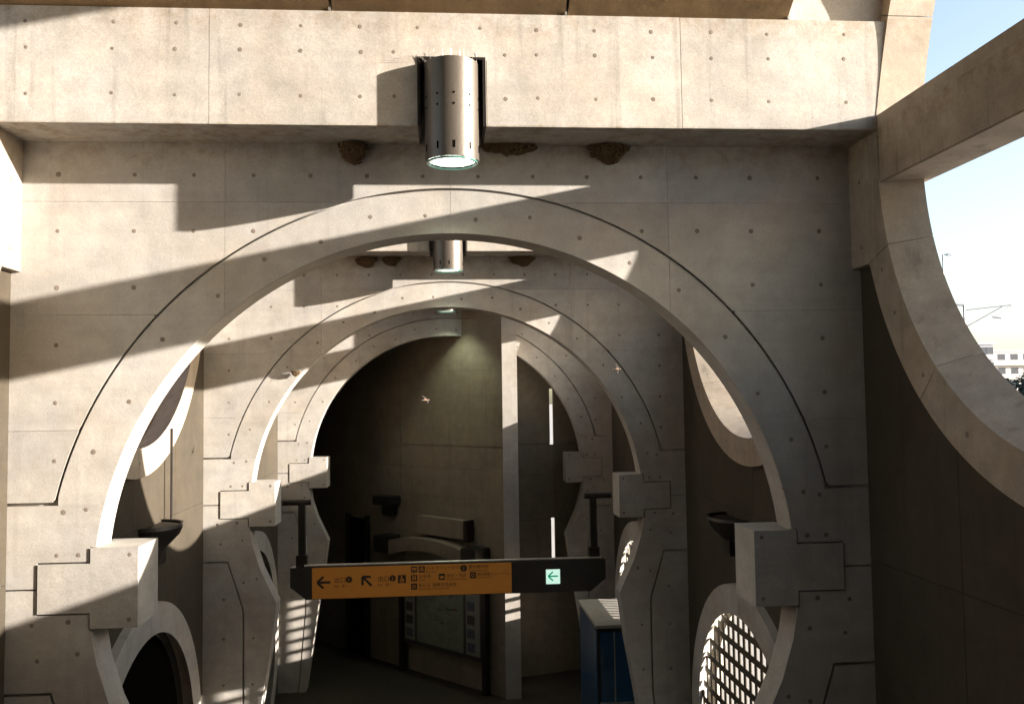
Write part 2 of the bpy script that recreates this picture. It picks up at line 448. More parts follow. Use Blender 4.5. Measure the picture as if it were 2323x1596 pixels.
    if side > 0:
        xa, xb = 3.785, 3.797
        if k == 2:
            b = nb(); c = [(lyc - rr + .4 + (2*rr - .8) * i / 40,) for i in range(41)]
            columns(b, [(u, LZ - sqrt(rr*rr - (u - lyc)**2), LZ + .55) for (u,) in c], xb + .002, xb + .03, F); build('sun_block_plate', b, GRILLE, scr)  # added plate, keeps low sun from striping the hall floor
        z = LZ - rr + 0.1
        while z < LZ + rr:
            h = rr*rr - (z - LZ)**2
            if h > 0.02:
                L = sqrt(h); b = nb(); box(b, CX + xa, CX + xb, lyc - L, lyc + L, z - .043, z + .043); build('horizontal_bar', b, GRILLE, scr)
            z += 0.24
        y = lyc - rr + 0.08
        while y < lyc + rr:
            h = rr*rr - (y - lyc)**2
            if h > 0.02:
                L = sqrt(h); b = nb(); box(b, CX + xa + .001, CX + xb - .001, y - .045, y + .045, LZ - L, LZ + L); build('vertical_bar', b, GRILLE, scr)
            y += 0.212
    else:
        b = nb(); n = 64
        cyl(b, (0, 0, 0), rr, 0.03, 'x', n)
        bmesh.ops.translate(b, verts=b.verts, vec=(CX - 3.97, lyc, LZ)); build('darkness_sheet', b, BLACK, scr)  # black sheet put in for the darkness of the left opening
    # tie holes along the ring and on the lower wall
    pts = []
    for t in (-150, -136, -121, -106, -90, -74, -59, -44, -30, -21):
        th = radians(t); pts.append((yc + 2.78 * cos(th), Z0c + 2.78 * sin(th)))
    pts += [(yb - .2, 1.35), (yb - .2, 1.95), (yb - .25, 2.7), (yb-.18, 3.4), (yb-.18, 4.0)]
    discs('tie_hole', pts, w_, lambda u, v, t: (CX + side * (xi - t), u, v))
    pts = []
    for i in range(12):
        for j in range(9):
            y_ = ya + .25 + i * .5; z_ = .9 - j * .6
            if y_ > yb - .1 or z_ > upc(y_) - .3 or math.hypot(y_ - lyc, z_ - LZ) < LRO + .1: continue
            pts.append((y_, z_))
    discs('tie_hole', pts, w_, lambda u, v, t: (CX + side * (xw - t), u, v), mt=PLUGD)
    return w_

spans = [(2.14, 7.999), (8.357, 14.269), (14.627, 20.519)]
names = [('nearest', 'the upper right edge of the picture with its crossing beam against the sky'), ('second', 'showing a leaf shaped sliver of its round opening through the nearest arch'), ('third', 'beside the right end of the hanging sign')]
for k, (a, b_) in enumerate(spans):
    side_wall(1, k, a, b_, names[k][0] + ' right hand side wall with a round opening, ' + names[k][1])
names = [('nearest', 'the bright strip at the left picture edge'), ('second', 'sunlit behind the left corbel and the dark bowl light'), ('third', 'in shade behind the left end of the hanging sign')]
for k, (a, b_) in enumerate(spans):
    side_wall(-1, k, a, b_, names[k][0] + ' left hand side wall with a round opening, ' + names[k][1])

# ------------------------------------------------------------------ ceilings
K = 0.70
def ceiling(k):
    Y = YW[k] - 0.556 + 0.02
    yback = 2.14 if k == 0 else YW[k-1] + T
    o = empty('ceiling'); o['kind'] = 'structure'
    dz = 5.12 - 3.306; dy = dz / K
    for a, b_ in ((-3.73, -1.0), (-1.0, 1.01), (1.01, 2.98)):
        b = nb()
        prism(b, [(Y, 3.312), (Y - dy, 3.312 + dz), (Y - dy, 3.312 + dz + .3), (Y + .3, 3.312 + .3), (Y + .3, 3.312)], CX + a + .012, CX + b_ - .012, lambda u, v, t: (t, u, v))
        build('soffit_panel', b, CONCT, o)
    boxo('upstand', CX + 2.985, CX + 4.1, Y + .08, Y + .45, 3.312, 5.1, CONC, o)
    boxo('roof_slab', CX - 4.8, CX + 4.8, yback - .3, YW[k] + T, 5.12, 5.4, CONC, o)
    b = nb()
    for a in (-1.0, 1.01, 2.98): box(b, CX+a-.018, CX+a+.002, Y-.03-.0, Y+.02, 3.31, 3.5)
    build('joint_cover', b, ALU, o)
    return o
for k in range(3): ceiling(k)

# ------------------------------------------------------------------ ground and floors
def struct(name, o): o['kind'] = 'structure'; return o
GROUND = simple('outside_ground', (0.38, 0.36, 0.33), 0.9, var=0.12, scale=0.3)
b = nb(); v = [b.verts.new(p) for p in ((-1500, -1500, -6.6), (1500, -1500, -6.6), (1500, 1500, -6.6), (-1500, 1500, -6.6))]; b.faces.new(v)
struct('ground', build('ground', b, GROUND))
fl = struct('floor', boxo('floor', CX - 4.12, CX + 4.12, 2.0, 27.0, -6.7, -6.4, FLOOR))
st = struct('stairs', empty('stairs'))
for i in range(26):
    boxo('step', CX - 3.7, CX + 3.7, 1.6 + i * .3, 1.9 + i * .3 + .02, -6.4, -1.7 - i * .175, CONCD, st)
    if -1.7 - (i+1) * .175 < -6.3: break
arch_wall(1.74, 'concrete arch wall close behind the viewer, outside the picture')  # unseen bay wall, added with the box behind to hold back sky light
rear = empty('rear_sky_block', (CX, -4.0, -1.6)); rear['kind'] = 'structure'  # unseen closed box added behind the camera to cut sky fill
boxo('rear_block_wall', -4.1, 4.1, -.3, 0, 0, 6.8, CONCD, rear)
for s_ in (-1, 1): boxo('rear_side_wall', min(s_*3.9, s_*4.1), max(s_*3.9, s_*4.1), .003, 5.8, 0, 6.8, CONCD, rear)
boxo('rear_block_roof', -4.1, 4.1, -.3, 5.9, 6.803, 7.0, CONCD, rear)
struct('landing', boxo('landing', CX - 4.1, CX + 4.1, -6.0, 1.59, -2.0, -1.6, FLOOR))

# ------------------------------------------------------------------ slanting hall wall beyond the farthest arch
A2 = Vector((1.29, 19.57)); D2 = Vector((-0.66934589, 0.74295093)); N2 = Vector((0.74295093, 0.66934589))  # N2 points away from camera
hw = empty('slanting_wall', (A2.x, A2.y, -6.4)); tag(hw, 'tall slanting concrete wall seen through the arches with a narrow sunlit nose', 'wall')
hw.rotation_euler = (0, 0, 0)
def sp(s, z, off=0.0):                 # a point on the slanting wall; off > 0 towards the camera
    p = A2 + D2 * s - N2 * off; return (p.x, p.y, z)
def sbox(b, s0, s1, z0, z1, o0, o1):
    v = [b.verts.new(sp(s, z, o)) for z in (z0, z1) for (s, o) in ((s0, o0), (s1, o0), (s1, o1), (s0, o1))]
    for f in ((0,3,2,1),(4,5,6,7),(0,1,5,4),(1,2,6,5),(2,3,7,6),(3,0,4,7)): b.faces.new([v[i] for i in f])
OFF = Vector((-A2.x, -A2.y, 6.4))
def hpart(name, bm, mt, parent=None):
    if parent is None: parent = hw
    bmesh.ops.translate(bm, verts=bm.verts, vec=OFF); return build(name, bm, mt, parent)
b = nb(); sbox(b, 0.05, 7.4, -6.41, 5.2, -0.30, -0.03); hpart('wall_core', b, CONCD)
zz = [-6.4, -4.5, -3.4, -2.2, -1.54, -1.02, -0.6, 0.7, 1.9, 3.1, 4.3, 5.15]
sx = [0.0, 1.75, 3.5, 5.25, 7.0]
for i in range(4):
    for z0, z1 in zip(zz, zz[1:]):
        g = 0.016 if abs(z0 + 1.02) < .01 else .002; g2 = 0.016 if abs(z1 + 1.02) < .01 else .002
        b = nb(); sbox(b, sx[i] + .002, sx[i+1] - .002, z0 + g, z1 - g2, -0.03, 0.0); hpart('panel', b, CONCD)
pts = []
for i in range(14):
    for j in range(22):
        pts.append((.25 + i * .5, -6.1 + j * .5))
dd = discs('tie_hole', pts, hw, lambda u, v, t: tuple(Vector(sp(u, v, t)) + OFF), r=.018)
# the nose
b = nb(); box(b, 1.292, 1.62, 19.5, 20.1, -6.4, 5.15); hpart('nose', b, CONC)
b = nb(); box(b, 1.31, 1.60, 20.1, 20.9, -6.4, 5.15); hpart('nose', b, CONC)

rw = empty('end_wall', (1.62, 20.9, -6.4)); tag(rw, 'concrete wall right of the sunlit nose with two narrow open slits standing in for sun streaks', 'wall')
E0, E1 = Vector((1.60, 20.95)), Vector((4.2, 21.72)); ED = (E1 - E0); EL = ED.length; ED.normalize(); EN = Vector((-ED.y, ED.x))
def ebox(b, s0, s1, z0, z1, o0=0.0, o1=0.04):
    v = [b.verts.new(((E0 + ED*s + EN*o).x - 1.62, (E0 + ED*s + EN*o).y - 20.9, z + 6.4)) for z in (z0, z1) for (s, o) in ((s0, o0), (s1, o0), (s1, o1), (s0, o1))]
    for f in ((0,3,2,1),(4,5,6,7),(0,1,5,4),(1,2,6,5),(2,3,7,6),(3,0,4,7)): b.faces.new([v[i] for i in f])
s0, s1 = 0.97, 1.075  # gap cut through the wall to imitate thin streaks of sun
def epan(a, b_, z0, z1):
    b = nb(); ebox(b, a, b_, z0, z1); build('panel', b, CONCD, rw)
ez = [-6.4, -4.2, -2.8, -1.03, 0.7, 2.4, 5.15]
for z0, z1 in zip(ez, ez[1:]):
    epan(-.02, s0, z0 + .006, z1 - .006); epan(s1, EL, z0 + .006, z1 - .006)
for a_, c_ in ((-.02, s0), (s1, EL)):
    b = nb(); ebox(b, a_, c_, -6.4, 5.15, .0405, .06); build('wall_backing', b, CONCD, rw)
for z0, z1 in ((-6.4, -3.78), (-2.78, -1.05), (0.28, 5.15)):
    epan(s0 + .001, s1 - .001, z0, z1)
b = nb()
for i in range(6):
    for j in range(20):
        s_ = .15 + i * .5; z_ = -6.0 + j * .5
        if abs(s_ - 1.02) < .08: continue
        p = E0 + ED * s_ - EN * .001
        A = [b.verts.new((p.x + ED.x * .018*cos(2*pi*q/8) - 1.62, p.y + ED.y*.018*cos(2*pi*q/8) - 20.9, z_ + 6.4 + .018*sin(2*pi*q/8))) for q in range(8)]
        b.faces.new(A)
o = build('tie_hole', b, PLUG, rw, fix=False); o['kind'] = 'stuff'
# closing the dark hall on the left, back and top
hallw = empty('hall_wall', (CX - 3.9, 20.9, -6.4)); tag(hallw, 'dark concrete wall closing the hall on the left behind the farthest arch', 'wall')
for z0, z1 in zip(ez, ez[1:]):
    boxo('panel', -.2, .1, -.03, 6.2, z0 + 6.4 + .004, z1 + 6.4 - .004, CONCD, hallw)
roof2 = struct('ceiling', boxo('hall_ceiling', CX - 4.3, CX + 4.3, 20.8, 27.2, 5.16, 5.4, CONCD))
backw = empty('back_wall', (CX, 27.0, -6.4)); tag(backw, 'dark end wall of the hall far behind the slanting wall', 'wall')
boxo('panel', -4.3, -0.02, 0, .25, 0, 11.56, CONCD, backw)
# closing the hall on the outer right
hr = empty('hall_wall', (CX + 3.9, 20.9, -6.4)); tag(hr, 'concrete return wall at the far right corner of the hall', 'wall')
boxo('panel', 0.0, .3, -.03, .9, 0, 5.3, CONCD, hr); boxo('panel', 0.0, .3, -.03, .9, 5.31, 11.5, CONCD, hr)

# ------------------------------------------------------------------ lamps
def lamp():
    r_ = 0.229; z0, z1 = 2.03, 2.87; t = empty('beam_lamp', (0, 0, 2.03))
    h = z1 - z0
    # housing: open bottomed tube
    b = nb(); n = 48; P = [(r_, 0.0), (r_, h), (r_ - .01, h + .004), (0.02, h + .004)]
    Q = [(r_ - .008, 0.0), (r_ - .008, .10)]
    prof = [(r_ - .008, .09), (r_ - .008, 0.0), (r_, 0.0), (r_, h), (r_ - .012, h + .006), (.01, h + .006)]
    rows = [[b.verts.new((q[0] * cos(2*pi*i/n), q[0] * sin(2*pi*i/n), q[1])) for i in range(n)] for q in prof]
    for a, c in zip(rows, rows[1:]):
        for i in range(n): j = (i+1) % n; b.faces.new((a[i], a[j], c[j], c[i]))
    b.faces.new(rows[-1])
    ho = build('housing', b, STEEL, t, smooth=True)
    sh = ho.modifiers.new('edge', 'EDGE_SPLIT'); sh.split_angle = radians(50)
    # lens and reflector grid
    b = nb(); cyl(b, (0, 0, .012), r_ - .03, .01, 'z', 40); build('lens', b, LENS, t)
    b = nb(); 
    for i in range(40):
        a0, a1 = 2*pi*i/40, 2*pi*(i+1)/40
        ps = [(rr * cos(a), rr * sin(a), z) for (rr, a, z) in ((r_-.03, a0, .024), (r_-.03, a1, .024), (r_-.009, a1, .006), (r_-.009, a0, .006))]
        b.faces.new([b.verts.new(p) for p in ps])
    build('reflector_rim', b, BLACK, t, fix=False)
    b = nb()
    for i in range(-4, 5):
        L = sqrt((r_-.032)**2 - (i*.042)**2); box(b, i*.042-.002, i*.042+.002, -L, L, .0075, .0115)
    for i in range(-4, 5):
        L = sqrt((r_-.032)**2 - (i*.042)**2); box(b, -L, L, i*.042-.002, i*.042+.002, .007, .0112)
    build('lens_grid', b, ALU, t)
    b = nb(); n = 48
    rows = [[b.verts.new((q * cos(2*pi*i/n), q * sin(2*pi*i/n), z)) for i in range(n)] for q, z in ((r_-.012, -.001), (r_-.012, -.014), (r_-.03, -.014), (r_-.03, -.001))]
    for a, c in zip(rows, rows[1:] + rows[:1]):
        for i in range(n): j = (i+1) % n; b.faces.new((a[i], a[j], c[j], c[i]))
    build('glass_rim', b, GLRIM, t)
    # vent holes and slots round the housing
    for zz_ in (h * .52, h * .63):
        for i in range(10):
            a = 2*pi*i/10 - pi/2 + .07
            b = nb(); cyl(b, (0, 0, 0), .0095, .004, 'y', 12)
            bmesh.ops.rotate(b, verts=b.verts, cent=(0,0,0), matrix=Matrix.Rotation(a - pi/2, 3, 'Z'))
            bmesh.ops.translate(b, verts=b.verts, vec=(cos(a)*(r_-.001), sin(a)*(r_-.001), zz_)); build('vent_hole', b, BLACK, t)
    for i in range(10):
        a = 2*pi*i/10 - pi/2 + .07
        b = nb(); box(b, -.008, .008, -.002, .003, -.03, .03)
        bmesh.ops.rotate(b, verts=b.verts, cent=(0,0,0), matrix=Matrix.Rotation(a - pi/2, 3, 'Z'))
        bmesh.ops.translate(b, verts=b.verts, vec=(cos(a)*(r_), sin(a)*(r_), h * .115)); build('vent_slot', b, BLACK, t)
    # bracket and bird spikes
    boxo('bracket', -.06, .06, .1, .46, h - .16, h - .1, DARK, t); boxo('bracket', -.06, .06, .1, .46, .25, .31, DARK, t)
    for i in range(13):
        x = -.215 + .43 * i / 12 ; y = -sqrt(max(r_**2 - x*x, .0009)) * .5
        b = nb(); rod(b, (x, y, h), (x + random.uniform(-.003, .003), y - .012, h + .085 + random.uniform(0, .01)), .0014, 5)
        build('spike', b, SPIKE, t)
    for i in range(5):
        b = nb(); rod(b, (-.2, -.03 + .03*i, h), (-.30 - .008*i, -.16 + .03*i, h + .07), .0013, 5); build('spike', b, SPIKE, t)
    return t
L0 = lamp(); L0.location = (CX + .012, YW[0] - .51, 2.03)
tag(L0, 'large steel tube lamp with bird spikes on the nearest beam', 'lamp', 'tube lamps on the beams')
for k, lab in ((1, 'steel tube lamp hanging just below the crown of the nearest arch'), (2, 'smallest tube lamp glowing under the crown of the middle arch')):
    c = copy_tree(L0); c.location = (CX + .012, YW[k] - .51, 2.03); c['label'] = lab
for k in range(3):
    ld = bpy.data.lights.new('lamp_glow', 'SPOT'); ld.energy = (14, 16, 34)[k]; ld.color = (.88, 1.0, .72); ld.spot_size = radians(110); ld.spot_blend = .6; ld.shadow_soft_size = .18
    lo = bpy.data.objects.new('lamp_glow', ld); C.objects.link(lo); lo.location = (CX + .012, YW[k] - .51, 2.0)

# ------------------------------------------------------------------ swallows' nests
STRAW = simple('dry_straw', (0.30, 0.21, 0.10), 0.9, var=.3, scale=50)
def nest(x, y, z, w_, h, dy, label, ragged=0.35):
    """a half cup of mud pellets stuck under the ledge, rim at the top"""
    random.seed(int(x * 100) + int(y * 7)); from mathutils import noise as N
    t = empty('mud_nest', (x, y, z)); b = nb()
    n = int(260 * (w_ / .18)); sh = nb()
    for i in range(n):
        a = random.uniform(0, pi); e = random.uniform(0, 1) ** .8 * pi / 2          # a round the front, e from rim to foot
        k = 1 + ragged * .55 * N.noise(Vector((cos(a) * 2 + x, e * 2, z)))
        p = Vector((cos(a) * cos(e) * w_ * k, -sin(a) * cos(e) * dy * k, h * .35 - sin(e) * h * 1.25 * k))
        r_ = random.uniform(.007, .014)
        q = Matrix.Rotation(random.uniform(0, 6), 4, (random.random(), random.random(), 1))
        bmesh.ops.create_icosphere(b, subdivisions=1, radius=r_, matrix=Matrix.Translation(p) @ q @ Matrix.Diagonal((1.3, 1, .8, 1)))
    rows = []
    for i in range(9):
        e = pi / 2 * i / 8
        rows.append([b.verts.new((cos(pi*j/14) * cos(e) * w_ * .95, -sin(pi*j/14) * cos(e) * dy * .95, h * .35 - sin(e) * h * 1.2)) for j in range(15)])
    for u, v in zip(rows, rows[1:]):
        for j in range(14): b.faces.new((u[j], u[j+1], v[j+1], v[j]))
    build('mud_cup', b, MUD, t, fix=False)
    b = nb()
    for i in range(10):
        a = random.uniform(0.2, pi - .2); p = Vector((cos(a) * w_ * .9, -sin(a) * dy * .9, h * .3 - random.uniform(0, .5) * h))
        rod(b, p, p + Vector((random.uniform(-.05, .05), random.uniform(-.04, 0), random.uniform(-.07, .02))), .0012, 4)
    o = build('straw', b, STRAW, t); o['kind'] = 'stuff'
    tag(t, label, 'bird nest', 'swallow nests under the beams')
    return t
nest(-.78, 7.99, 2.27, .125, .13, .13, 'rough mud nest left of the big lamp under the nearest beam')
nest(1.54, 7.99, 2.28, .185, .12, .12, 'wide mud nest right of the big lamp under the nearest beam')
nest(.60, 7.99, 2.31, .24, .07, .08, 'flat crumbling mud smear touching the right side of the big lamp', .8)
nest(-1.20, 14.26, 2.27, .17, .12, .12, 'mud nest left of the second lamp, under the crown of the nearest arch')
nest(-.80, 14.26, 2.28, .14, .10, .11, 'darker mud nest nearer the left side of the second lamp')
nest(1.30, 14.26, 2.28, .20, .11, .12, 'mud nest right of the second lamp, under the second beam')
nest(-2.31, 14.22, .5, .07, .06, .06, 'tiny dark mud nest on the left flank of the middle arch')

# ------------------------------------------------------------------ bowl lights
def bowl(side, label):
    t = empty('wall_uplight', (CX + side * 3.813, 11.75, -1.50 if side < 0 else -1.58)); s = -side
    b = nb(); n = 24; prof = [(.30, 0), (.31, -.04), (.28, -.13), (.19, -.25), (.12, -.33)]
    rows = []
    for r_, z in prof:
        rows.append([b.verts.new((s * r_ * 1.25 * sin(pi * i / n), -r_ * 1.5 * cos(pi * i / n), z)) for i in range(n + 1)])
    for a, c in zip(rows, rows[1:]):
        for i in range(n): b.faces.new((a[i], a[i+1], c[i+1], c[i]))
    for r_ in rows: b.faces.new((r_[0], r_[-1], *[])) if False else None
    b.faces.new(rows[-1]); b.faces.new([b.verts.new((v.co.x*.93, v.co.y*.93, -.02)) for v in rows[0]])
    o = build('bowl', b, DARK, t)
    b = nb()
    for i in range(n):
        pa = [(s*.31*1.25*q*sin(pi*k_/n), -.31*1.5*q*cos(pi*k_/n), .002 + (.008 if q > .95 else 0)) for k_, q in ((i,1.01),(i+1,1.01),(i+1,.93),(i,.93))]
        b.faces.new([b.verts.new(p) for p in pa])
    build('rim', b, DARK, t, fix=False)
    boxo('mounting_box', min(0, s*.16), max(0, s*.16), -.16, .16, -.50, -.28, DARK, t, bev=.01)
    tag(t, label, 'wall light', 'bowl lights on the side walls')
    return t
bowl(-1, 'dark half bowl uplight above the near left corbel')
bowl(1, 'dark half bowl uplight in the shade left of the near right corbel')
b = nb(); rod(b, (CX-3.715, 12.3, -.30), (CX-3.715, 12.3, -1.50), .016); 
t = build('conduit_pipe', b, DARK); tag(t, 'thin vertical conduit running down to the left bowl light', 'pipe')

# ------------------------------------------------------------------ hanging sign
def font_obj(text, size, mt, parent, loc, name='lettering', sx_=1.0):
    cu = bpy.data.curves.new('t', 'FONT'); cu.body = text; cu.size = size; cu.extrude = 0.0008
    tmp = bpy.data.objects.new('t', cu); C.objects.link(tmp)
    dg = bpy.context.evaluated_depsgraph_get(); me = bpy.data.meshes.new_from_object(tmp.evaluated_get(dg))
    bpy.data.objects.remove(tmp); bpy.data.curves.remove(cu)
    for v in me.vertices: v.co = Vector((v.co.x * sx_, 0, v.co.y)) + Vector((0, -v.co.z, 0))
    me.materials.clear(); o = link(name, me, mt, parent); o.location = loc
    return o
SY = 15.4
sg = empty('hanging_sign', (CX, SY, -3.27)); tag(sg, 'long black hanging sign with an orange direction panel and green exit arrow', 'sign')
H = 0.52
b = nb(); prism(b, [(-2.68, H), (-2.68, .20), (-2.42, -.012), (2.42, -.012), (2.68, .20), (2.68, H)], 0.0, 0.22, lambda u, v, t: (u, t, v)); build('casing', b, SIGNBOX, sg)
b = nb(); rod(b, (-2.45, .05, H + .022), (2.62, .05, H + .022), .024, 12); build('top_rail', b, ALU, sg)
op = boxo('direction_panel', -2.315, 1.05, -.012, -.0005, 0.0, H - .005, ORANGE, sg)
ep = boxo('exit_tile', 1.645, 1.885, -.014, -.0005, .13, .375, EXITW, sg, bev=0)
def arrow(parent, cx, cz, L, ang, mt, y, th=.18):
    """arrow pointing left, rotated by ang (clockwise positive towards up-left)"""
    b = nb(); c, s = cos(ang), sin(ang)
    def quad(a, d, wd):
        a = Vector(a); d = Vector(d); n_ = (d - a).normalized(); nn = Vector((-n_.y, n_.x)) * wd / 2
        return [a + nn, d + nn, d - nn, a - nn]
    wd = L * th
    for i, q in enumerate((quad((-L*.42, 0), (L*.5, 0), wd), quad((-L*.5, 0), (-L*.02, L*.44), wd), quad((-L*.5, 0), (-L*.02, -L*.44), wd))):
        pts = [(p.x * c + p.y * s, -p.x * s + p.y * c) for p in q]
        vs = [b.verts.new((cx + u, y - i * .0006, cz + v)) for u, v in pts]; b.faces.new(vs)
    o = build('arrow', b, mt, parent, fix=False); return o
YF = -.0135
arrow(op, -2.12, .27, .22, 0, INK, YF); arrow(op, -1.40, .27, .22, pi/4, INK, YF)
arrow(ep, 1.765, .262, .17, 0, EXITG, -.0155, .15)
def disc(parent, cx, cz, r_, mt, y=YF, nm='badge'):
    b = nb(); b.faces.new([b.verts.new((cx + r_*cos(2*pi*i/20), y, cz + r_*sin(2*pi*i/20))) for i in range(20)]); return build(nm, b, mt, parent, fix=False)
def sq(parent, x0, x1, z0, z1, mt, y=YF, nm='pictogram'):
    b = nb(); b.faces.new([b.verts.new(p) for p in ((x0,y,z0),(x1,y,z0),(x1,y,z1),(x0,y,z1))]); return build(nm, b, mt, parent, fix=False)
def txt(s, x, z, size, mt=INK, sx_=1.0, parent=None): return font_obj(s, size, mt, parent or op, (x, YF, z), 'lettering', sx_)
for x0, num in ((-1.95, '1'), (-1.22, '2')):
    txt('出口', x0, .265, .10); disc(op, x0 + .25, .305, .054, INK)
    txt(num, x0 + .225, .272, .085, ORANGE).location.y = YF - .003
    txt('Exit' if num == '1' else 'Exit', x0, .185, .055); txt('출구', x0 + .13, .185, .05)
sq(op, -.88, -.745, .22, .355, INK)
b = nb(); disc(op, -.815, .262, .035, ORANGE, YF-.002, 'pictogram'); disc(op, -.815, .262, .024, INK, YF-.003, 'pictogram'); sq(op, -.828, -.808, .27, .34, ORANGE, YF-.002); sq(op, -.828, -.77, .262, .28, ORANGE, YF-.004)
def picto(x, z, w_=.105, kind=0):
    sq(op, x, x + w_, z, z + w_, INK)
    y = YF - .002
    if kind == 0:   # bus
        sq(op, x + .015, x + w_ - .015, z + .045, z + w_ - .025, ORANGE, y); sq(op, x + .02, x + .035, z + .012, z + .03, ORANGE, y); sq(op, x + w_ - .035, x + w_ - .02, z + .012, z + .03, ORANGE, y)
    elif kind == 1: # taxi
        sq(op, x + .03, x + w_ - .03, z + .06, z + .085, ORANGE, y); sq(op, x + .015, x + w_ - .015, z + .03, z + .048, ORANGE, y)
    elif kind == 2: # people
        disc(op, x + .035, z + .08, .012, ORANGE, y, 'pictogram'); sq(op, x + .022, x + .048, z + .02, z + .065, ORANGE, y)
        disc(op, x + .072, z + .08, .012, ORANGE, y, 'pictogram'); sq(op, x + .06, x + .085, z + .02, z + .065, ORANGE, y)
    elif kind == 3:
        sq(op, x + .02, x + w_ - .03, z + .025, z + .065, ORANGE, y); sq(op, x + w_ - .028, x + w_ - .015, z + .035, z + .058, ORANGE, y)
    else:
        disc(op, x + .052, z + .052, .03, ORANGE, y, 'pictogram'); disc(op, x + .052, z + .052, .02, INK, y - .001, 'pictogram')
picto(-.66, .39, kind=0); picto(-.53, .39, kind=1)
txt('バス タクシーのりば', -.40, .435, .068); txt('Bus, Taxi', -.40, .385, .042)
disc(op, .235, .44, .058, INK); txt('i', .222, .405, .10, ORANGE).location.y = YF - .003
txt('観光案内所', .32, .435, .068); txt('Tourist Information', .32, .385, .042)
picto(-.66, .245, kind=2); txt('お手洗', -.53, .295, .068); txt('Toilets', -.53, .245, .042)
picto(-.19, .255, kind=3); txt('待合・売店', -.06, .30, .068); txt('Waiting room, Shop', -.06, .25, .042)
picto(.34, .265, kind=4); txt('観光情報ミュージアム', .47, .31, .060, sx_=.92); txt('Local Museum', .47, .262, .042)
picto(-.66, .105, kind=4); txt('駅ビル', -.53, .15, .068); txt('Station Bldg', -.53, .10, .042); txt('国際交流会館', -.30+.0, .15, .068); txt('Conference Hall', -.30, .10, .042)
# hangers
for s in (-1, 1):
    hg = boxo('hanger', s*2.5 - .055, s*2.5 + .055, .06, .16, H - .01, H + 1.08, DARK, sg)
    b = nb(); rod(b, (s*2.90, .11, H + 1.08), (s*2.35, .11, H + 1.08), .05, 14); build('arm', b, DARK, hg)
    b = nb(); rod(b, (s*2.85, .11, H + 1.08), (s*2.85, -.62, H + 1.08), .045, 12); build('arm', b, DARK, hg)
    b = nb(); box(b, s*2.5 - .09, s*2.5 + .09, .04, .18, H - .005, H + .2); build('socket', b, DARK, hg)
    b = nb(); rod(b, (s*2.5 + .085, .11, H+.1), (s*2.5+.075, .11, H + .5), .008, 6); build('cable', b, ALU, hg)

# ------------------------------------------------------------------ things at the slanting wall
def sthing(name, s, z, label, cat):
    p = sp(s, z); t = empty(name, p); t.rotation_euler = (0, 0, 0); tag(t, label, cat); t['_'] = 0; del t['_']
    return t, -Vector(p)
def sb(name, t, off, s0, s1, z0, z1, o0, o1, mt, bev=0):
    b = nb(); sbox(b, s0, s1, z0, z1, o0, o1); bmesh.ops.translate(b, verts=b.verts, vec=off)
    if bev: 
        bmesh.ops.recalc_face_normals(b, faces=b.faces); bmesh.ops.bevel(b, geom=list(b.edges), offset=bev, segments=2, affect='EDGES')
    return build(name, b, mt, t)
MAPM = simple('map_paper', (0.13, 0.155, 0.12), 0.45, var=0.35, scale=5)
PAPER = simple('notice_paper', (0.17, 0.17, 0.15), 0.5, var=0.1, scale=8)
PRINTR = simple('printed_red', (0.10, 0.055, 0.045), 0.5, var=.3); PRINTB = simple('printed_blue', (0.05, 0.065, 0.085), 0.5, var=.3)
t, off = sthing('map_board', 1.9, -6.4, 'large framed town map board below the hanging sign on the slanting wall', 'notice board')
sb('board', t, off, .55, 3.25, -5.72, -4.15, .10, .16, SIGNBOX)
sb('map_sheet', t, off, 1.15, 2.75, -5.62, -4.25, .161, .166, MAPM)
sb('notice_sheet', t, off, .62, 1.06, -5.62, -4.25, .161, .166, PAPER)
sb('notice_sheet', t, off, 2.83, 3.18, -5.62, -4.25, .161, .166, PAPER)
for z_ in (-5.45, -5.15, -4.85, -4.55):
    for s_ in (.90, 3.02):
        sb('picture', t, off, s_ - .12, s_ + .12, z_ - .1, z_ + .1, .167, .170, random.choice((PRINTR, PRINTB, SIGNBOX)))
for i in range(12):
    random.seed(i + 3); s_ = random.uniform(1.2, 2.5); z_ = random.uniform(-5.5, -4.4)
    sb('map_mark', t, off, s_, s_ + random.uniform(.1, .25), z_, z_ + random.uniform(.008, .05), .167, .169, random.choice((PRINTB, PRINTR, PAPER)))
for s_ in (.48, 3.32): sb('post', t, off, s_ - .06, s_ + .06, -6.4, -4.05, .06, .20, DARK)
t, off = sthing('stone_lintel', 2.1, -3.55, 'curved concrete lintel above the map board just over the hanging sign', 'lintel')
b = nb()
n = 24; cols = []
for i in range(n + 1):
    s_ = .9 + 2.6 * i / n; q = (s_ - 2.2) / 1.3
    cols.append((s_, -3.66 + .22 * (1 - q*q), -3.30 + .14 * (1 - q*q)))
columns(b, cols, 0.002, .42, lambda u, v, t_: tuple(Vector(sp(u, v, t_)) + off)); build('lintel_arch', b, CONCD, t)
for s_ in (.42, 3.52): sb('lintel_end', t, off, s_, s_ + .46, -3.62, -3.22, .002, .5, DARK, .02)
t, off = sthing('wall_cabinet', 1.85, -3.09, 'shallow concrete coloured box fixed above the curved lintel', 'box')
sb('cabinet_body', t, off, 1.05, 2.68, -3.09, -2.67, .002, .22, CONCD, .012)
sb('end_cover', t, off, .93, 1.045, -3.12, -2.66, .002, .24, DARK, .01)
t, off = sthing('wall_uplight', 3.85, -2.6, 'dark box light fixed high on the slanting wall left of the shallow box', 'wall light')
sb('light_box', t, off, 3.5, 4.15, -2.5, -2.28, .002, .4, DARK, .02); sb('mounting_box', t, off, 3.65, 4.0, -2.75, -2.5, .002, .2, DARK)
